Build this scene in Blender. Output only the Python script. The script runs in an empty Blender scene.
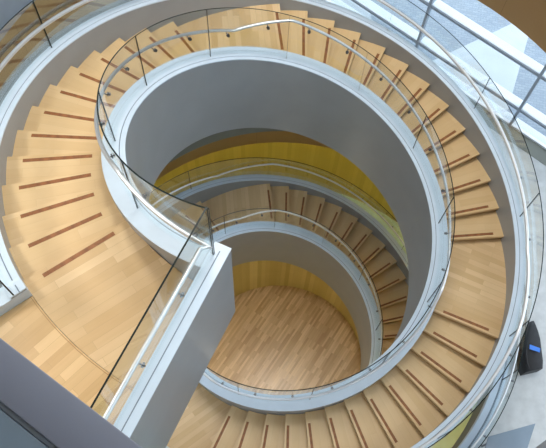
import bpy, bmesh, math, random
from math import sin, cos, pi, radians as rad, floor as fl
random.seed(4)
C = bpy.context.scene.collection
sc = bpy.context.scene

# ------------------------------------------------------------------ stair geometry (metres, degrees)
H = 0.165                     # riser
A = math.degrees(0.132822)    # angle of one tread
F = 120.0                     # one flight with its landing
NOSE = 206.114                  # first nosing, world angle; going down is clockwise
LV = (0.0, -39*H, -78*H)      # the three floor levels
def ang(u): return rad(NOSE - u)
def zh(u): return -13*H*u/F
def zk(u):                    # pitch line with flat landings
    if u < 0: return 0.0
    n = fl(u/F); r = u - n*F
    return -H*(13*n + min(r/A, 13))

# ------------------------------------------------------------------ materials
def new_mat(name):
    m = bpy.data.materials.new(name); m.use_nodes = True
    nt = m.node_tree; b = nt.nodes['Principled BSDF']
    return m, nt, b
def nd(nt, t, **kw):
    n = nt.nodes.new(t)
    for k, v in kw.items():
        if k in n.inputs: n.inputs[k].default_value = v
        else: setattr(n, k, v)
    return n
def plain(name, col, rough=0.5, metal=0.0, spec=0.5, noise=0.06, scale=3.0, bump=0.0, coat=0):
    m, nt, b = new_mat(name)
    tc = nd(nt, 'ShaderNodeTexCoord'); nz = nd(nt, 'ShaderNodeTexNoise'); nz.inputs['Scale'].default_value = scale; nz.inputs['Detail'].default_value = 5
    nt.links.new(tc.outputs['Object'], nz.inputs['Vector'])
    cr = nd(nt, 'ShaderNodeValToRGB'); c = col
    cr.color_ramp.elements[0].position = .3; cr.color_ramp.elements[1].position = .7
    cr.color_ramp.elements[0].color = (c[0]*(1-noise), c[1]*(1-noise), c[2]*(1-noise), 1)
    cr.color_ramp.elements[1].color = (min(1, c[0]*(1+noise)), min(1, c[1]*(1+noise)), min(1, c[2]*(1+noise)), 1)
    nt.links.new(nz.outputs['Fac'], cr.inputs['Fac']); nt.links.new(cr.outputs['Color'], b.inputs['Base Color'])
    b.inputs['Roughness'].default_value = rough; b.inputs['Metallic'].default_value = metal
    b.inputs['Specular IOR Level'].default_value = spec
    if coat: b.inputs['Coat Weight'].default_value = coat
    if bump:
        bp = nd(nt, 'ShaderNodeBump'); bp.inputs['Strength'].default_value = bump
        nz2 = nd(nt, 'ShaderNodeTexNoise'); nz2.inputs['Scale'].default_value = 60
        nt.links.new(tc.outputs['Object'], nz2.inputs['Vector'])
        nt.links.new(nz2.outputs['Fac'], bp.inputs['Height']); nt.links.new(bp.outputs['Normal'], b.inputs['Normal'])
    return m
def wood(name, c1, c2, length=0.9, width=0.085, rot=0.0, rough=0.33, vary=0.5, seam=0.35, perobj=True, grain=0.18, spec=0.5):
    m, nt, b = new_mat(name); L = nt.links.new
    tc = nd(nt, 'ShaderNodeTexCoord'); mp = nd(nt, 'ShaderNodeMapping'); mp.inputs['Rotation'].default_value = (0, 0, rot)
    L(tc.outputs['Object'], mp.inputs['Vector'])
    vec = mp.outputs['Vector']
    if perobj:
        oi = nd(nt, 'ShaderNodeObjectInfo'); mu = nd(nt, 'ShaderNodeVectorMath', operation='SCALE')
        cx = nd(nt, 'ShaderNodeCombineXYZ'); L(oi.outputs['Random'], cx.inputs['X']); L(oi.outputs['Random'], cx.inputs['Y'])
        L(cx.outputs[0], mu.inputs[0]); mu.inputs['Scale'].default_value = 17.3
        ad = nd(nt, 'ShaderNodeVectorMath', operation='ADD'); L(vec, ad.inputs[0]); L(mu.outputs[0], ad.inputs[1]); vec = ad.outputs[0]
    br = nd(nt, 'ShaderNodeTexBrick'); br.offset = 0.37; br.offset_frequency = 2
    for k, v in (('Scale', 1.0), ('Mortar Size', 0.0016), ('Mortar Smooth', .1), ('Brick Width', length), ('Row Height', width), ('Bias', 0.0)): br.inputs[k].default_value = v
    br.inputs['Color1'].default_value = (0, 0, 0, 1); br.inputs['Color2'].default_value = (1, 1, 1, 1); br.inputs['Mortar'].default_value = (.5, .5, .5, 1)
    L(vec, br.inputs['Vector'])
    mp2 = nd(nt, 'ShaderNodeMapping'); mp2.inputs['Scale'].default_value = (1.6, 26, 26); L(vec, mp2.inputs['Vector'])
    nz = nd(nt, 'ShaderNodeTexNoise'); nz.inputs['Scale'].default_value = 1.0; nz.inputs['Detail'].default_value = 6; nz.inputs['Distortion'].default_value = .6
    L(mp2.outputs[0], nz.inputs['Vector'])
    big = nd(nt, 'ShaderNodeTexNoise'); big.inputs['Scale'].default_value = 1.3; L(vec, big.inputs['Vector'])
    m1 = nd(nt, 'ShaderNodeMath', operation='MULTIPLY'); L(br.outputs['Color'], m1.inputs[0]); m1.inputs[1].default_value = vary
    m2 = nd(nt, 'ShaderNodeMath', operation='MULTIPLY_ADD'); L(nz.outputs['Fac'], m2.inputs[0]); m2.inputs[1].default_value = grain*2; L(m1.outputs[0], m2.inputs[2])
    m3 = nd(nt, 'ShaderNodeMath', operation='MULTIPLY_ADD'); L(big.outputs['Fac'], m3.inputs[0]); m3.inputs[1].default_value = .5; L(m2.outputs[0], m3.inputs[2])
    m4 = nd(nt, 'ShaderNodeMath', operation='SUBTRACT'); L(m3.outputs[0], m4.inputs[0]); m4.inputs[1].default_value = (grain + .25) - (.5 - vary/2); m4.use_clamp = True
    mx = nd(nt, 'ShaderNodeMix', data_type='RGBA'); mx.inputs[6].default_value = (*c1, 1); mx.inputs[7].default_value = (*c2, 1); L(m4.outputs[0], mx.inputs[0])
    mm = nd(nt, 'ShaderNodeMix', data_type='RGBA', blend_type='MULTIPLY'); L(mx.outputs[2], mm.inputs[6]); mm.inputs[7].default_value = (1-seam, 1-seam*1.1, 1-seam*1.2, 1)
    L(br.outputs['Fac'], mm.inputs[0]); L(mm.outputs[2], b.inputs['Base Color'])
    b.inputs['Roughness'].default_value = rough; b.inputs['Specular IOR Level'].default_value = spec
    return m
def glass(name, tint, refl=0.06, rough=0.0, haze=0.0):
    m, nt, b = new_mat(name); nt.nodes.remove(b); L = nt.links.new
    out = nt.nodes['Material Output']
    t = nd(nt, 'ShaderNodeBsdfTransparent'); t.inputs['Color'].default_value = (*tint, 1)
    g = nd(nt, 'ShaderNodeBsdfGlossy'); g.inputs['Roughness'].default_value = rough; g.inputs['Color'].default_value = (.9, .97, 1, 1)
    fr = nd(nt, 'ShaderNodeFresnel'); fr.inputs['IOR'].default_value = 1.3
    ml = nd(nt, 'ShaderNodeMath', operation='MULTIPLY_ADD'); L(fr.outputs[0], ml.inputs[0]); ml.inputs[1].default_value = .28; ml.inputs[2].default_value = refl; ml.use_clamp = True
    mx = nd(nt, 'ShaderNodeMixShader'); L(ml.outputs[0], mx.inputs[0]); L(t.outputs[0], mx.inputs[1]); L(g.outputs[0], mx.inputs[2])
    L(mx.outputs[0], out.inputs['Surface']); return m

M = {}
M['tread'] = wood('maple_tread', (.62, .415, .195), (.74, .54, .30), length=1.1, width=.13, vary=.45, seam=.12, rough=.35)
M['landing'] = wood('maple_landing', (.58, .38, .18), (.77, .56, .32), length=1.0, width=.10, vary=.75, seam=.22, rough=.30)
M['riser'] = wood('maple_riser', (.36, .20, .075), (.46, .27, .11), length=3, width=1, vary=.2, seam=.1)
M['strip'] = plain('walnut_strip', (.27, .10, .03), .5, noise=.25, scale=14)
M['bottomwood'] = wood('hall_boards', (.50, .31, .145), (.85, .62, .36), length=.62, width=.062, rot=rad(-47.8), vary=.8, seam=.2, perobj=False, rough=.25, grain=.3)
M['paint'] = plain('blue_grey_paint', (.315, .335, .35), .33, noise=.04, scale=2.2)
M['cap'] = plain('pale_cap_paint', (.62, .72, .82), .32, noise=.03, scale=4)
M['groove'] = plain('groove_grey', (.20, .25, .31), .5)
M['steel'] = plain('brushed_steel', (.84, .86, .88), .38, metal=.9, noise=.0, scale=20)
M['dark_steel'] = plain('bracket_steel', (.22, .22, .23), .3, metal=1.0)
M['edge'] = plain('glass_edge', (.012, .02, .019), .3, noise=.1, spec=.25)
M['glass'] = glass('stair_glass', (.972, .985, .982), .0)
M['window'] = glass('window_glass', (.96, .985, .995), .02)
M['terrazzo'] = plain('grey_terrazzo', (.53, .545, .54), .28, noise=.10, scale=5)
M['greenfloor'] = plain('pale_green_floor', (.60, .74, .50), .3, noise=.06, scale=3)
M['drumwood'] = wood('brown_panel', (.42, .24, .085), (.50, .30, .115), length=2.4, width=3.0, vary=.2, seam=.7, perobj=False, rough=.4)
M['yellow'] = wood('yellow_veneer', (.52, .38, .035), (.66, .50, .07), length=.12, width=9, vary=.7, seam=.15, perobj=False, rough=.35)
M['yellow2'] = wood('pale_yellow_veneer', (.50, .38, .09), (.74, .60, .21), length=.12, width=9, vary=.8, seam=.15, perobj=False, rough=.35)
M['fascia'] = plain('olive_grey_fascia', (.20, .21, .18), .5)
M['fasciablue'] = plain('blue_grey_fascia', (.24, .28, .33), .5)
M['white'] = plain('white_frame', (.86, .89, .92), .35, noise=.02)
M['mullion'] = plain('steel_mullion', (.30, .35, .41), .4, noise=.05)
M['black'] = plain('black_nylon', (.012, .012, .014), .6, noise=.3, scale=9, bump=.3)
M['bluetag'] = plain('blue_tag', (.05, .22, .75), .45)
M['table'] = plain('blue_grey_laminate', (.19, .25, .31), .35)
M['parapet'] = plain('parapet_paint', (.195, .215, .275), .4, noise=.04, scale=1.5)
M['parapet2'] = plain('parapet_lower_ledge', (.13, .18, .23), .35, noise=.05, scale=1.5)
M['wallgrey'] = plain('grey_wall', (.34, .34, .34), .7)
M['wallwhite'] = plain('white_ceiling', (.75, .75, .74), .8)
M['shaded_floor'] = plain('shaded_terrazzo', (.15, .15, .13), .9, noise=.3, scale=1.2)  # shade on the floor put into the colour
M['sunlit'] = plain('sunlit_paving', (.56, .60, .63), .7, noise=.05, scale=2)  # sunlight on the paving put into the colour
m, nt, b = new_mat('herringbone_paving')
tc = nd(nt, 'ShaderNodeTexCoord'); mp = nd(nt, 'ShaderNodeMapping'); mp.inputs['Rotation'].default_value = (0, 0, rad(20)); nt.links.new(tc.outputs['Object'], mp.inputs['Vector'])
br = nd(nt, 'ShaderNodeTexBrick')
for k, v in (('Scale', 1.0), ('Mortar Size', .007), ('Brick Width', .16), ('Row Height', .08)): br.inputs[k].default_value = v
br.inputs['Color1'].default_value = (.36, .41, .46, 1); br.inputs['Color2'].default_value = (.29, .34, .40, 1); br.inputs['Mortar'].default_value = (.26, .30, .34, 1)
nt.links.new(mp.outputs[0], br.inputs['Vector']); nt.links.new(br.outputs['Color'], b.inputs['Base Color']); b.inputs['Roughness'].default_value = .8
M['paving'] = m

# ------------------------------------------------------------------ helpers
def link(name, bm, mats, parent=None, smooth=True, sharp=35, loc=None, rotz=0.0):
    me = bpy.data.meshes.new(name)
    bmesh.ops.recalc_face_normals(bm, faces=bm.faces)
    if smooth:
        for f in bm.faces: f.smooth = True
        for e in bm.edges:
            if len(e.link_faces) == 2 and e.calc_face_angle(0) > rad(sharp): e.smooth = False
    bm.to_mesh(me); bm.free()
    for mt in (mats if isinstance(mats, (list, tuple)) else [mats]): me.materials.append(mt)
    o = bpy.data.objects.new(name, me); C.objects.link(o)
    if loc: o.location = loc
    o.rotation_euler = (0, 0, rotz)
    if parent: o.parent = parent
    return o
def empty(name, label=None, cat=None, loc=(0, 0, 0), group=None):
    o = bpy.data.objects.new(name, None); C.objects.link(o); o.location = loc
    if label: o['label'] = label; o['category'] = cat
    if group: o['group'] = group
    return o
def tag(o, label, cat, group=None):
    o['label'] = label; o['category'] = cat
    if group: o['group'] = group
    return o
def struct(o): o['kind'] = 'structure'; return o
def sweep(name, prof, ths, mats, parent=None, midx=None, closed=False, sharp=35):
    """prof(t) -> list of (r, z); ths = world angles in degrees"""
    bm = bmesh.new(); rings = []
    for t in ths:
        a = rad(t); rings.append([bm.verts.new((r*cos(a), r*sin(a), z)) for r, z in prof(t)])
    n = len(rings[0]); cnt = len(rings)
    for i in range(cnt if closed else cnt-1):
        p, q = rings[i], rings[(i+1) % cnt]
        for j in range(n):
            k = (j+1) % n
            f = bm.faces.new((p[j], p[k], q[k], q[j]))
            if midx: f.material_index = midx[j]
    if not closed:
        for rg in (rings[0], rings[-1]):
            try:
                f = bm.faces.new(rg)
                if midx: f.material_index = midx[0]
            except ValueError: pass
    return link(name, bm, mats, parent, sharp=sharp)
def urange(u0, u1, step=2.5):
    n = max(1, int(math.ceil((u1-u0)/step))); return [u0 + (u1-u0)*i/n for i in range(n+1)]
def usweep(name, prof, us, mats, parent=None, midx=None):
    return sweep(name, lambda t: prof(NOSE - t), [NOSE - u for u in us], mats, parent, midx)
def prism(name, pts, z0, z1, mat, parent=None, sharp=35, bevel=0, topmat=None):
    bm = bmesh.new(); b0 = [bm.verts.new((x, y, z0)) for x, y in pts]; b1 = [bm.verts.new((x, y, z1)) for x, y in pts]
    bm.faces.new(b0); bm.faces.new(b1); n = len(pts)
    for i in range(n): bm.faces.new((b0[i], b0[(i+1) % n], b1[(i+1) % n], b1[i]))
    if bevel: bmesh.ops.bevel(bm, geom=bm.edges[:], offset=bevel, segments=2, affect='EDGES', profile=.5)
    return link(name, bm, mat, parent, smooth=bool(bevel), sharp=sharp)
def tube_pts(bm, pts, r, seg=10):
    from mathutils import Vector
    pts = [Vector(p) for p in pts]; rings = []
    for i, p in enumerate(pts):
        d = (pts[min(i+1, len(pts)-1)] - pts[max(i-1, 0)]).normalized()
        up = Vector((0, 0, 1)) if abs(d.z) < .95 else Vector((1, 0, 0))
        s = d.cross(up).normalized(); w = s.cross(d).normalized()
        rings.append([bm.verts.new(p + r*(cos(2*pi*k/seg)*s + sin(2*pi*k/seg)*w)) for k in range(seg)])
    for p, q in zip(rings, rings[1:]):
        for k in range(seg): bm.faces.new((p[k], p[(k+1) % seg], q[(k+1) % seg], q[k]))
    bm.faces.new(rings[0]); bm.faces.new(rings[-1])
def P(r, u, z): return (r*cos(ang(u)), r*sin(ang(u)), z)

# ------------------------------------------------------------------ radii of the stair
RW, RI, RO = 2.365, 2.64, 3.86          # well face, inner side of the treads, outer side
RG, RGO = 2.485, 3.99                   # the two glass lines
RR, RRO = 2.545, 3.935                  # the two handrails
CAP = 0.147; DEEP = -1.77
LAND = F - 12*A                         # angle of a landing
FLOORZ = LV[2]

def tread(parent, u_nose, width, z, name, wood_m, ro=RO, thick=.06):
    """wedge whose front edge is at local angle 0 and which runs back (counter-clockwise)"""
    bm = bmesh.new(); n = max(2, int(width/2.4)+1)
    ov = .35
    a_ = [rad(-.25 + (width+ov+.25)*i/n) for i in range(n+1)]
    vt = [[bm.verts.new((r*cos(t), r*sin(t), zz)) for t in a_] for r in (RI-.02, ro) for zz in (0, -thick)]
    it, ib, ot, ob = vt
    for i in range(n):
        bm.faces.new((it[i], it[i+1], ot[i+1], ot[i])); bm.faces.new((ib[i], ib[i+1], ob[i+1], ob[i]))
        bm.faces.new((it[i], it[i+1], ib[i+1], ib[i])); bm.faces.new((ot[i], ot[i+1], ob[i+1], ob[i]))
    for i in (0, n): bm.faces.new((it[i], ot[i], ob[i], ib[i]))
    t = link(name, bm, wood_m, parent, smooth=False, loc=(0, 0, z), rotz=ang(u_nose - 1.05))
    # dark inlaid strip just behind the nosing
    bm = bmesh.new()
    off = rad(.85); w = .024
    vs = []
    for r, s in ((2.823, -1), (3.667, -1), (3.667, 1), (2.823, 1)):
        x, y = r*cos(off), r*sin(off); vs.append((x - s*w*sin(off), y + s*w*cos(off)))
    b0 = [bm.verts.new((x, y, -.004)) for x, y in vs]; b1 = [bm.verts.new((x, y, .0025)) for x, y in vs]
    bm.faces.new(b0); bm.faces.new(b1)
    for i in range(4): bm.faces.new((b0[i], b0[(i+1) % 4], b1[(i+1) % 4], b1[i]))
    s = link('nosing_strip', bm, M['strip'], t, smooth=False); s['label'] = 'dark brown inlaid strip'
    return t
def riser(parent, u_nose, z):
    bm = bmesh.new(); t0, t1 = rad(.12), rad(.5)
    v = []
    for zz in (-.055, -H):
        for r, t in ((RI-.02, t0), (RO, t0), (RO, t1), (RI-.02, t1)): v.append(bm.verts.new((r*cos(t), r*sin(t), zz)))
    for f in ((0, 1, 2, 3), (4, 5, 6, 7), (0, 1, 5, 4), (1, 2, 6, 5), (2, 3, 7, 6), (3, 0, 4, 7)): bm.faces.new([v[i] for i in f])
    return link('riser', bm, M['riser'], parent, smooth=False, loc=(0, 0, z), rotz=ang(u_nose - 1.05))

def clipz(z): return max(z, FLOORZ + .002)
def staircase(n0, label, first_landing, last_landing):
    st = empty('spiral_staircase', label, 'staircase', (0, 0, 0), None)
    for k in range(13*n0 + 1, 13*(n0+3) + 1):
        i = (k-1) % 13; n = (k-1)//13
        u = n*F + i*A; z = -H*(k-1)
        if i == 0:
            if n == n0 and not first_landing: pass
            elif k == 1: tread(st, u, 236.75-NOSE-2.4, z, 'landing', M['landing'])
            else: tread(st, u, LAND, z, 'landing', M['landing'])
        else: tread(st, u, A, z, 'tread', M['tread'])
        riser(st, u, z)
    if last_landing: tread(st, (n0+3)*F, LAND, -H*13*(n0+3), 'landing', M['landing'])
    ua = n0*F - (236.75-NOSE if n0 == 0 else 0); ub = (n0+3)*F - (0 if n0 == 0 else 3)
    # inner stringer: deep curved wall with a pale cap and the glass channel
    def ip(u):
        z = zh(u)
        return [(RW, clipz(z+DEEP)), (RW, clipz(z+CAP-.022)), (RI, clipz(z+CAP-.022)), (RI, clipz(z+CAP-.20)), (RI-.03, clipz(z+CAP-.20) - .0005), (RI-.03, clipz(z+DEEP))]
    usweep('inner_stringer', ip, urange(ua, ub), M['paint'], st)
    def icap(u):
        z = clipz(zh(u)+CAP)
        return [(RW-.004, z-.02), (RW-.004, z), (RG-.060, z), (RG-.060, z-.008), (RG-.048, z-.008), (RG-.048, z), (RI+.004, z), (RI+.004, z-.02)]
    usweep('stringer_cap', icap, urange(ua, ub), [M['cap'], M['groove']], st, midx=[0, 0, 0, 1, 0, 0, 0, 0])
    # outer stringer
    oa = n0*F - (209.9-NOSE if n0 == 0 else 0); ob = (n0+3)*F - LAND - 1
    def op(u):
        z = zh(u)
        return [(RO, clipz(z+DEEP)), (RO, clipz(z+CAP-.022)), (4.03, clipz(z+CAP-.022)), (4.03, clipz(z+DEEP))]
    usweep('outer_stringer', op, urange(oa, ob), M['paint'], st)
    def ocap(u):
        z = clipz(zh(u)+CAP)
        return [(RO-.004, z-.02), (RO-.004, z), (RGO-.066, z), (RGO-.066, z-.008), (RGO-.054, z-.008), (RGO-.054, z), (4.034, z), (4.034, z-.02)]
    usweep('stringer_cap', ocap, urange(oa, ob), [M['cap'], M['groove']], st, midx=[0, 0, 0, 1, 0, 0, 0, 0])
    def so(u):
        z = zh(u)+DEEP
        return [(RW+.02, clipz(z+.02)), (4.0, clipz(z+.02)), (4.0, clipz(z+.05)), (RW+.02, clipz(z+.05))]
    ucl = min(ob, (-(FLOORZ) + DEEP + .05)/(13*H)*F)
    usweep('soffit', so, urange(ua, ucl), M['paint'], st)
    return st

upper = staircase(0, 'upper turn of the wooden spiral staircase with maple treads and deep grey curved stringers', True, True)
lower = staircase(3, 'lower turn of the spiral staircase, shaded and seen down through the central well', False, False)

# radial wall that closes the top of the stair
def local(theta, r, off, z):           # off = to the counter-clockwise side
    a = rad(theta); return (r*cos(a) - off*sin(a), r*sin(a) + off*cos(a), z)
TE = 236.75                            # the face towards the well
ZC = zh(NOSE-TE) + CAP
def radial_box(name, th, r0, r1, o0, o1, z0, z1, mat, parent):
    bm = bmesh.new(); v = [bm.verts.new(local(th, r, o, z)) for z in (z0, z1) for r, o in ((r0, o0), (r1, o0), (r1, o1), (r0, o1))]
    for f in ((0, 1, 2, 3), (4, 5, 6, 7), (0, 1, 5, 4), (1, 2, 6, 5), (2, 3, 7, 6), (3, 0, 4, 7)): bm.faces.new([v[i] for i in f])
    return link(name, bm, mat, parent, smooth=False)
radial_box('end_wall', TE, RW, 5.2, -.150, .018, ZC+DEEP-CAP, ZC-.02, M['paint'], upper)
ec = radial_box('end_wall_cap', TE, RW-.004, 5.2, -.154, .022, ZC-.0195, ZC, M['cap'], upper)
radial_box('end_wall_groove', TE, RW+.07, 5.2, -.072, -.061, ZC-.006, ZC+.0015, M['groove'], upper)

# ------------------------------------------------------------------ balustrades
def glass_panel(parent, r, u0, u1, zb, zt, th=.016):
    us = urange(u0, u1, 2.5)
    bm = bmesh.new(); rings = []
    for u in us:
        rings.append([bm.verts.new(P(rr, u, zz)) for rr, zz in ((r-th/2, zb(u)), (r-th/2, zt(u)), (r+th/2, zt(u)), (r+th/2, zb(u)))])
    for p, q in zip(rings, rings[1:]):
        for j in range(4):
            f = bm.faces.new((p[j], p[(j+1) % 4], q[(j+1) % 4], q[j])); f.material_index = 1 if j == 1 else 0
    for rg in (rings[0], rings[-1]): bm.faces.new(rg).material_index = 1
    return link('glass_panel', bm, [M['glass'], M['edge']], parent)
def joints(u0, u1):
    # joints at world angles 27.5 + 30k  -> u = 208 - that
    js = [u for u in [NOSE - 27.5 - 30*k for k in range(-40, 40)] if u0 + 3 < u < u1 - 3]
    return [u0] + sorted(js) + [u1]
def rail_path(r, u0, u1, dz):
    keys = sorted([u0, u1] + [x for n in range(0, 7) for x in (n*F, n*F+13*A) if u0+.5 < x < u1-.5]); brk = [keys[0]]
    for a, b in zip(keys, keys[1:]): brk += urange(a, b, 2.0)[1:]
    return [P(r, u, max(zk(u), FLOORZ) + dz) for u in brk]
def bracket(parent, u, rr, rg, z):
    bm = bmesh.new()
    tube_pts(bm, [P(rg - (.02 if rr > rg else -.02), u, z-.055), P(rg + (rr-rg)*.55, u, z-.06), P(rr, u, z-.045), P(rr, u, z-.005)], .008, 8)
    s = 1 if rr > rg else -1
    tube_pts(bm, [P(rg+s*.006, u, z-.055), P(rg+s*.020, u, z-.055)], .026, 14)
    tube_pts(bm, [P(rg-s*.006, u, z-.055), P(rg-s*.014, u, z-.055)], .022, 14)
    return link('bracket', bm, M['dark_steel'], parent)
def balustrade(label, r, rr, u0, u1, dzr, gtop, extra=None, rad_=.023):
    b = empty('glass_balustrade', label, 'balustrade')
    js = joints(u0, u1)
    for a, c in zip(js, js[1:]):
        glass_panel(b, r, a+.06, c-.06, lambda u: max(zh(u), FLOORZ)+CAP-.004, lambda u: max(zh(u), FLOORZ)+gtop)
    pts = rail_path(rr, u0, u1, dzr)
    bm = bmesh.new(); tube_pts(bm, (extra or []) + pts, rad_, 16)
    h = link('handrail', bm, M['steel'], b, sharp=60)
    u = NOSE - 5 + 15*40
    while u > u0:
        if u0 + 2 < u < u1 - 2: bracket(h, u, rr, r, max(zk(u), FLOORZ)+dzr)
        u -= 15
    return b, h
rail_extra = [local(TE, r, -.125+.05+.0, .98)[:2] + (.98,) for r in (5.15, 4.4, 3.4, RR+.06)]
ug0 = NOSE - 234.5
inner, hr = balustrade('inner clear glass balustrade with steel handrail curving round the well at the upper turn', RG, RR, ug0, 3*F, .98, 1.134,
    extra=[local(TE, r, -.172, .98) for r in (5.15, 4.4, 3.4, 2.60)])
for r in (3.05, 3.75, 4.45):
    bm = bmesh.new()
    tube_pts(bm, [local(TE, r, -.1, .925), local(TE, r, -.15, .92), local(TE, r, -.172, .935), local(TE, r, -.172, .975)], .008, 8)
    tube_pts(bm, [local(TE, r, -.117, .925), local(TE, r, -.132, .925)], .026, 14)
    link('bracket', bm, M['dark_steel'], hr)
# straight glass on the end wall
for r0, r1 in ((RG+.012, 4.30), (4.31, 5.2)):
    bm = bmesh.new(); v = [bm.verts.new(local(TE, r, o, z)) for z in (ZC-.004, ZC+1.0) for r, o in ((r0, -.116), (r1, -.116), (r1, -.100), (r0, -.100))]
    for f, mi in (((0, 1, 2, 3), 1), ((4, 5, 6, 7), 1), ((0, 1, 5, 4), 0), ((1, 2, 6, 5), 1), ((2, 3, 7, 6), 0), ((3, 0, 4, 7), 1)):
        bm.faces.new([v[i] for i in f]).material_index = mi
    link('glass_panel', bm, [M['glass'], M['edge']], inner, smooth=False)
balustrade('outer clear glass balustrade with steel handrail along the outside of the upper turn', RGO, RRO, NOSE-209.9, 3*F-LAND-1, .86, 1.04, rad_=.028)
balustrade('inner glass balustrade with thin handrail seen deep in the well on the lower turn', RG, RR, 3*F+.5, 6*F-5, .98, 1.134)
balustrade('outer glass balustrade of the lower turn in front of the yellow wall', RGO, RRO, 3*F+.5, 6*F-LAND-1, .86, 1.04)

# ------------------------------------------------------------------ floors, rings, drums
RING = 4.52
def arc(r, a0, a1, step=3):
    n = max(1, int(abs(a1-a0)/step)); return [(r*cos(rad(a0+(a1-a0)*i/n)), r*sin(rad(a0+(a1-a0)*i/n))) for i in range(n+1)]
B0, B1 = 209.9, TE-1.2                     # the bridge from the floor onto the landing
def bridge_floor(z, mat, name, thick=.665):
    bm = bmesh.new(); ths = urange(B0, B1, 2.2)
    rg = []
    for t in ths:
        a = rad(t); rg.append([bm.verts.new((r*cos(a), r*sin(a), zz)) for r, zz in ((RO+.004, z), (RING+.02, z), (RING+.02, z-.2), (RO+.004, z-.2))])
    for p, q in zip(rg, rg[1:]):
        for j in range(4): bm.faces.new((p[j], p[(j+1) % 4], q[(j+1) % 4], q[j]))
    bm.faces.new(rg[0]); bm.faces.new(rg[-1])
    return struct(link(name, bm, mat, smooth=False))
def annulus(name, z, r0, r1, mat, thick, a0=0, a1=360):
    full = (a1-a0) >= 360
    ths = [a0 + (a1-a0)*i/120 for i in range(120 if full else 121)]
    return struct(sweep(name, lambda t: [(r0, z), (r1, z), (r1, z-thick), (r0, z-thick)], ths, mat, closed=full))
m_l0 = wood('maple_floor', (.56, .35, .155), (.80, .56, .29), length=.95, width=.10, rot=rad(-38), vary=.7, seam=.2, perobj=False, rough=.3)
annulus('floor', LV[0], RING, 6.9, m_l0, .25)
bridge_floor(LV[0], m_l0, 'floor')
bridge_floor(LV[1], M['terrazzo'], 'floor')
annulus('floor', LV[1], RING, 6.9, M['terrazzo'], .665)
# joint in the boards where the landing meets the floor
struct(sweep('trim_1', lambda t: [(3.879, .001), (3.886, .001), (3.886, .003), (3.879, .003)], urange(B0, B1, 3), M['riser']))
for n, (z, mt) in enumerate(((LV[0], M['fasciablue']), (LV[1], M['fascia']))):
    full = [3*i for i in range(120)]
    gap = urange(TE+.5, 360+B0-.5, 3)
    struct(sweep('trim_%d' % (n+2), lambda t: [(RING-.01, z-.001), (RING+.05, z-.001), (RING+.05, z-.665), (RING-.01, z-.665)], full, mt, closed=True))
    struct(sweep('wall_drum', lambda t: [(5.0, z-.66), (5.06, z-.66), (5.06, z-1.93), (5.0, z-1.93)], full, M['drumwood'], closed=True))
    struct(sweep('ceiling', lambda t: [(RING, z-.60), (5.1, z-.60), (5.1, z-.664), (RING, z-.664)], full, M['wallgrey'], closed=True))
    # kerb and glass round the floor opening
    kb = empty('glass_balustrade', ('glass balustrade with pale kerb ringing the opening in the upper wooden floor' if n == 0 else
               'glass balustrade with pale kerb round the opening in the grey terrazzo floor'), 'balustrade')
    sweep('kerb', lambda t: [(RING-.015, z-.03), (RING-.015, z+.135), (4.63, z+.135), (4.63, z+.128), (4.665, z+.128), (4.665, z+.135), (4.72, z+.135), (4.72, z)], gap,
          [M['cap'], M['groove']], kb, midx=[0, 0, 0, 1, 0, 0, 0, 0])
    js = [gap[0]] + [a for a in [27.5+30*k for k in range(30)] if gap[0]+3 < a < gap[-1]-3] + [gap[-1]]
    for a, c in zip(js, js[1:]):
        glass_panel(kb, 4.648, NOSE-c+.06, NOSE-a-.06, lambda u: z+.13, lambda u: z+1.04)
    bm = bmesh.new(); tube_pts(bm, [(4.58*cos(rad(t)), 4.58*sin(rad(t)), z+.93) for t in gap], .019, 10)
    hh = link('handrail', bm, M['steel'], kb, sharp=60)
    for k in range(-3, 21):
        t = 250 + 15*k
        if t < gap[-1]: bracket(hh, NOSE - t, 4.58, 4.648, z+.93)
    if n == 1: continue
    # short radial kerb beside the way onto the landing
    rk = empty('radial_kerb', ('short pale kerb with glass beside the top landing at the left edge' if n == 0 else 'short pale kerb with glass beside the landing below the top one'), 'kerb')
    radial_box('kerb', B0, RO-.004, RING+.02, -.17, .004, z-.2, z+CAP+.03, M['cap'], rk)
    bm = bmesh.new(); v = [bm.verts.new(local(B0, r, o, zz)) for zz in (z+.17, z+1.05) for r, o in ((4.0, -.135), (RING+.1, -.135), (RING+.1, -.123), (4.0, -.123))]
    for f, mi in (((0, 1, 2, 3), 1), ((4, 5, 6, 7), 1), ((0, 1, 5, 4), 0), ((1, 2, 6, 5), 1), ((2, 3, 7, 6), 0), ((3, 0, 4, 7), 1)):
        bm.faces.new([v[i] for i in f]).material_index = mi
    link('glass_panel', bm, [M['glass'], M['edge']], rk, smooth=False)

# lowest level: boarded round hall inside, pale green floor outside
bm = bmesh.new(); vs = [bm.verts.new((2.60*cos(rad(3*i)), 2.60*sin(rad(3*i)), FLOORZ)) for i in range(120)]; bm.faces.new(vs)
r = bmesh.ops.extrude_face_region(bm, geom=bm.faces[:]); bmesh.ops.translate(bm, vec=(0, 0, -.2), verts=[v for v in r['geom'] if isinstance(v, bmesh.types.BMVert)])
struct(link('floor', bm, M['bottomwood'], smooth=False))
annulus('floor', FLOORZ, 2.60, 6.5, M['greenfloor'], .2)
struct(sweep('wall_outer', lambda t: [(6.3, FLOORZ), (6.4, FLOORZ), (6.4, LV[1]-.66), (6.3, LV[1]-.66)], [3*i for i in range(120)], M['yellow'], closed=True))
uend = (-(FLOORZ) - 1.55 - .02)/(13*H)*F
def yl(u): return [(2.575, FLOORZ), (2.60, FLOORZ), (2.60, zh(u)-1.55), (2.575, zh(u)-1.55)]
struct(usweep('wall_inner', yl, urange(3*F+8, uend), M['yellow2']))

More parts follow.
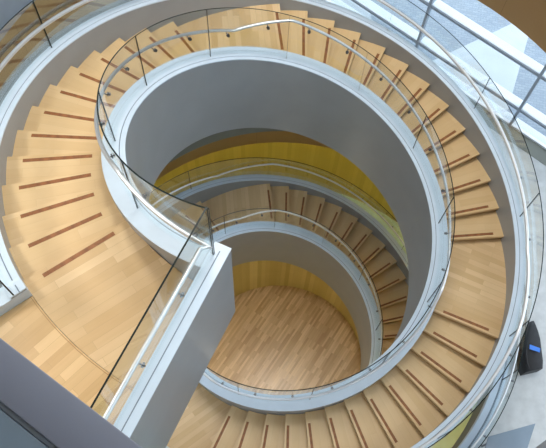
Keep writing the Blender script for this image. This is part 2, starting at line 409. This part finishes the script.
# ------------------------------------------------------------------ window wall of the middle level
WD = 6.907; WA = rad(40.59)
wn = (cos(WA), sin(WA)); wt = (sin(WA), -cos(WA))      # wt runs towards the lower right of the photograph
def W(s, off, z): return (wn[0]*(WD+off)+wt[0]*s, wn[1]*(WD+off)+wt[1]*s, z)
def wbox(name, s0, s1, o0, o1, z0, z1, mat, parent, slope=0):
    bm = bmesh.new(); v = [bm.verts.new(W(s, o, z)) for z in (z0, z1) for s, o in ((s0, o0), (s1, o0), (s1, o1), (s0, o1))]
    for f in ((0, 1, 2, 3), (4, 5, 6, 7), (0, 1, 5, 4), (1, 2, 6, 5), (2, 3, 7, 6), (3, 0, 4, 7)): bm.faces.new([v[i] for i in f])
    return link(name, bm, mat, parent, smooth=False)
S1 = 4.13*wt[0] + 5.80*wt[1]; S2 = 6.065*wt[0] + 3.535*wt[1]; SP = S2 - S1
mz = [S1 + SP*k for k in range(-3, 5)]
Z1, Z2, Z3 = LV[1], LV[1]+.64, LV[1]+1.88
ZT = LV[0]-.25
for i, (a, c) in enumerate(zip(mz, mz[1:])):
    w = empty('window_%d' % (i+1)); struct(w)
    wbox('mullion', a-.032, a+.032, -.06, .06, Z1, ZT, M['mullion'], w)
    wbox('sill', a+.032, c-.032, -.03, .26, Z1-.02, Z1+.06, M['white'], w)
    for z in (Z2, Z3, Z3+1.9):
        wbox('transom', a+.032, c-.032, -.015, .24, z-.03, z+.05, M['white'], w)
        wbox('transom_gasket', a+.032, c-.032, -.045, -.018, z-.03, z+.04, M['mullion'], w)
    zs = (Z1+.06, Z2, Z3, Z3+1.9, ZT)
    for z0, z1 in zip(zs, zs[1:]):
        wbox('pane', a+.032, c-.032, .0, .012, z0+.05, z1-.031, M['window'], w)
# middle floor between the round slab and the windows, a dark floor strip along the glass, and outer ground
def quad(name, pts, z, mat, th=.1):
    return struct(prism(name, pts, z-th, z, mat))
far = [W(-16, -.03, 0)[:2], W(16, -.03, 0)[:2]]
def bigfloor():
    bm = bmesh.new()
    # ring hole of radius 6.88 in a big slab: fan outward to a rectangle bounded by the window line
    n = 120; inner_v = []; outer_v = []
    for i in range(n):
        t = 2*pi*i/n; d = (cos(t), sin(t)); R_ = 14.0
        dn = d[0]*wn[0] + d[1]*wn[1]
        if dn > 1e-4: R_ = min(R_, (WD-.03)/dn)
        r_in = min(6.88, R_-.0)
        inner_v.append(bm.verts.new((6.6*d[0], 6.6*d[1], LV[1]-.004))); outer_v.append(bm.verts.new((R_*d[0], R_*d[1], LV[1]-.004)))
    for i in range(n):
        j = (i+1) % n; bm.faces.new((inner_v[i], inner_v[j], outer_v[j], outer_v[i]))
    return struct(link('floor', bm, M['terrazzo'], smooth=False))
bigfloor()
struct(sweep('floor', lambda t: [(4.76, LV[1]-.002), (11.4, LV[1]-.002), (11.4, LV[1]+.006), (4.76, LV[1]+.006)], urange(103, 200, 3), M['shaded_floor']))  # dark sector over the terrazzo, standing in for shade on the floor
struct(wbox('trim_4', -9, 9, -.42, -.03, LV[1]-.01, LV[1]+.004, M['fascia'], None))
GZ = LV[1]-.17
gr = struct(prism('ground', [W(-30, .1, 0)[:2], W(30, .1, 0)[:2], W(30, 40, 0)[:2], W(-30, 40, 0)[:2]], GZ-.2, GZ, M['paving']))
# sunlit patches of the brick paving, painted as pale flat shapes
c1 = [(4.75, 5.45), (4.73, 5.82), (5.56, 6.17), (6.52, 6.55), (7.3, 6.87), (9.5, 7.8), (9.3, 9.0), (8.1, 7.5), (7.51, 6.28), (7.04, 5.47), (6.47, 4.48), (6.10, 3.82)]
prism('path', [(4.95, 5.06), (4.60, 5.78), (5.56, 6.17), (6.52, 6.55), (7.18, 6.82), (8.4, 7.9), (7.51, 6.28), (7.04, 5.47), (6.47, 4.48), (6.13, 3.9)], GZ, GZ+.006, M['sunlit'])  # sunlit patch on the paving, not a path
prism('path', [(3.40, 6.5), (3.41, 7.29), (3.46, 8.3), (3.5, 12), (-2, 12), (-2, 10.6)], GZ, GZ+.006, M['sunlit'])  # sunlit patch on the paving, not a path
for o in bpy.data.objects:
    if o.name.startswith('path'): o['kind'] = 'structure'
# walls of the middle level behind the drum
struct(sweep('wall_left', lambda t: [(11.5, LV[1]), (11.6, LV[1]), (11.6, LV[0]), (11.5, LV[0])], urange(115, 330, 4), M['wallgrey']))

# ------------------------------------------------------------------ kerb of the upper storey right below the camera
def pline(z): return None
def slab(name, e0, e1, depth, z0, z1, mat, parent, back=0.0):
    dx, dy = e1[0]-e0[0], e1[1]-e0[1]; l = math.hypot(dx, dy); dx /= l; dy /= l
    nx, ny = dy, -dx                    # away from the stair
    if nx*e0[0] + ny*e0[1] < 0: nx, ny = -nx, -ny
    a = (e0[0]-dx*3.0 + nx*back, e0[1]-dy*3.0 + ny*back); c = (e1[0]+dx*2.5 + nx*back, e1[1]+dy*2.5 + ny*back)
    return prism(name, [a, c, (c[0]+nx*depth, c[1]+ny*depth), (a[0]+nx*depth, a[1]+ny*depth)], z0, z1, mat, parent, bevel=.004)
pk = empty('parapet_kerb', 'blue grey stepped kerb in the near lower left corner, closest to the viewer', 'kerb', (-1.95, -4.05, 4.9))
for nm, args in (('ledge', ((-1.95, -4.05), (-1.65, -4.34), .105, 4.7, 5.0, M['parapet'], None, 0.0)),
                 ('groove', ((-1.95, -4.05), (-1.65, -4.34), .012, 4.7, 4.985, M['mullion'], None, .105)),
                 ('lower_ledge', ((-1.95, -4.05), (-1.65, -4.34), .5, 4.7, 4.99, M['parapet2'], None, .117))):
    o = slab(nm, *args); o.parent = pk; o.matrix_parent_inverse.identity(); o.location = (1.95, 4.05, -4.9)

# ------------------------------------------------------------------ things on the middle floor
ZF = LV[1]
# soft black equipment bag
bag = empty('equipment_bag', 'black soft equipment bag with a blue tag on the grey floor', 'bag', (4.72, -2.0, ZF))
bm = bmesh.new(); rings = []
axis = [(4.56, -2.44, .40, .36), (4.57, -2.30, .46, .44), (4.62, -2.05, .44, .44), (4.72, -1.85, .38, .38), (4.80, -1.68, .28, .30), (4.88, -1.52, .18, .22), (4.94, -1.40, .09, .13)]
for i, (x, y, w, h) in enumerate(axis):
    ring = []
    for k in range(16):
        t = 2*pi*k/16; ex = .55
        cx_ = math.copysign(abs(cos(t))**ex, cos(t)); cz_ = math.copysign(abs(sin(t))**ex, sin(t))
        ring.append(bm.verts.new((x-4.72 + .5*w*cx_*.97 + .5*w*.0, y+2.0 + .5*w*cx_*.06, .003 + h*.5*(1+cz_)*(1+.04*sin(3*i+k)) if cz_ > -.5 else .003)))
    rings.append(ring)
for p, q in zip(rings, rings[1:]):
    for k in range(16): bm.faces.new((p[k], p[(k+1) % 16], q[(k+1) % 16], q[k]))
bm.faces.new(rings[0]); bm.faces.new(rings[-1])
link('bag_body', bm, M['black'], bag, sharp=50)
bm = bmesh.new(); tube_pts(bm, [(-.30, -.40, .40), (-.33, -.30, .46), (-.30, -.14, .47), (-.24, -.02, .42)], .018, 8)
link('handle', bm, M['black'], bag)
bm = bmesh.new(); v = [bm.verts.new(p) for p in ((-.20, -.04, .475), (-.02, -.14, .482), (.02, -.06, .478), (-.16, .05, .463))]
bm.faces.new(v); r = bmesh.ops.extrude_face_region(bm, geom=bm.faces[:]); bmesh.ops.translate(bm, vec=(0, 0, .012), verts=[x for x in r['geom'] if isinstance(x, bmesh.types.BMVert)])
o = link('tag', bm, M['bluetag'], bag, smooth=False); o['label'] = 'bright blue tag'
# corner of a blue-grey table
tb = empty('side_table', 'blue grey table with a pointed corner standing on the grey floor', 'table', (3.55, -3.85, ZF))
tp = prism('tabletop', [(4.06-3.55, -3.47+3.85), (3.10-3.55, -3.56+3.85), (2.75-3.55, -4.1+3.85), (3.45-3.55, -4.3+3.85)], .70, .735, M['table'], tb, bevel=.005)
for x, y in ((.32, .26), (-.36, .20), (-.55, -.16), (-.15, -.32)):
    bm = bmesh.new(); tube_pts(bm, [(x, y, 0), (x, y, .70)], .02, 10); link('leg', bm, M['dark_steel'], tb)

# enclosure of the upper storey, around and above the camera
struct(sweep('wall_upper', lambda t: [(8.0, 0), (8.1, 0), (8.1, 10), (8.0, 10)], urange(5, 290, 3), M['wallgrey']))
struct(sweep('wall_upper', lambda t: [(8.0, 0), (8.1, 0), (8.1, 1.2), (8.0, 1.2)], urange(290, 365, 3), M['wallgrey']))
w9 = empty('window_9'); struct(w9)  # unseen window, added to bring in light from the right
sweep('pane', lambda t: [(8.04, 1.2), (8.055, 1.2), (8.055, 9.6), (8.04, 9.6)], urange(290, 365, 3), M['window'], w9)  # pane of the added unseen window
for k in range(6):
    t_ = 290 + 15*k; sweep('mullion', lambda t: [(7.98, 1.2), (8.1, 1.2), (8.1, 9.6), (7.98, 9.6)], [t_-.35, t_+.35], M['mullion'], w9)  # mullions of the added unseen window
struct(sweep('ceiling', lambda t: [(.01, 9.6), (8.05, 9.6), (8.05, 9.8), (.01, 9.8)], [6*i for i in range(60)], M['wallwhite'], closed=True))
# ------------------------------------------------------------------ light
w = bpy.data.worlds.new('sky'); sc.world = w; w.use_nodes = True
bg = w.node_tree.nodes['Background']; bg.inputs['Color'].default_value = (.78, .88, 1.0, 1); bg.inputs['Strength'].default_value = 2.5
def light(name, kind, loc, energy, col, rot=(0, 0, 0), **kw):
    d = bpy.data.lights.new(name, kind); d.energy = energy; d.color = col
    for k, v in kw.items(): setattr(d, k, v)
    o = bpy.data.objects.new(name, d); C.objects.link(o); o.location = loc; o.rotation_euler = rot; return o
light('skylight', 'AREA', (.6, 2.6, 9.5), 680, (1, .97, .93), shape='DISK', size=3.6)
light('left_fill', 'AREA', (-6.4, -.8, 5.0), 230, (1, .96, .9), shape='DISK', size=1.4)  # added fill to brighten the left treads, no fixture
for x, y, e in ((3.55, -.19, 70), (-1.80, 5.18, 50), (-5.72, 3.54, 50)):
    light('ceiling_downlight', 'AREA', (x, y, 9.3), e, (1, .97, .9), shape='DISK', size=.4)
for k in range(8):
    t = rad(22.5+45*k); light('lower_fill', 'POINT', (5.9*cos(t), 5.9*sin(t), -7.35), 75, (1, .95, .75), shadow_soft_size=.12)  # added ring of fill for the yellow wall and green floor
for x, y in ((-1.9, -.6), (.6, -1.9)):
    light('hall_fill', 'POINT', (x, y, -10.9), 26, (1, .92, .76), shadow_soft_size=.08)  # added fill to lift the hall floor, no fixture

# ------------------------------------------------------------------ camera
cd = bpy.data.cameras.new('camera'); cam = bpy.data.objects.new('camera', cd); C.objects.link(cam); sc.camera = cam
cam.location = (-1.43130, -4.57348, 6.53572)
cam.rotation_euler = (0.450052, -0.068926, -0.167511)
cd.sensor_fit = 'HORIZONTAL'; cd.sensor_width = 36.0
cd.lens = 652.4870/546*36; cd.clip_start = .05; cd.clip_end = 200
cd.shift_x = -(301.4058-273)/546; cd.shift_y = (227.1784-224)/546
sc.view_settings.view_transform = 'Standard'; sc.view_settings.look = 'None'
sc.view_settings.exposure = 0.1; sc.view_settings.gamma = 1.0; sc.view_settings.use_curve_mapping = False
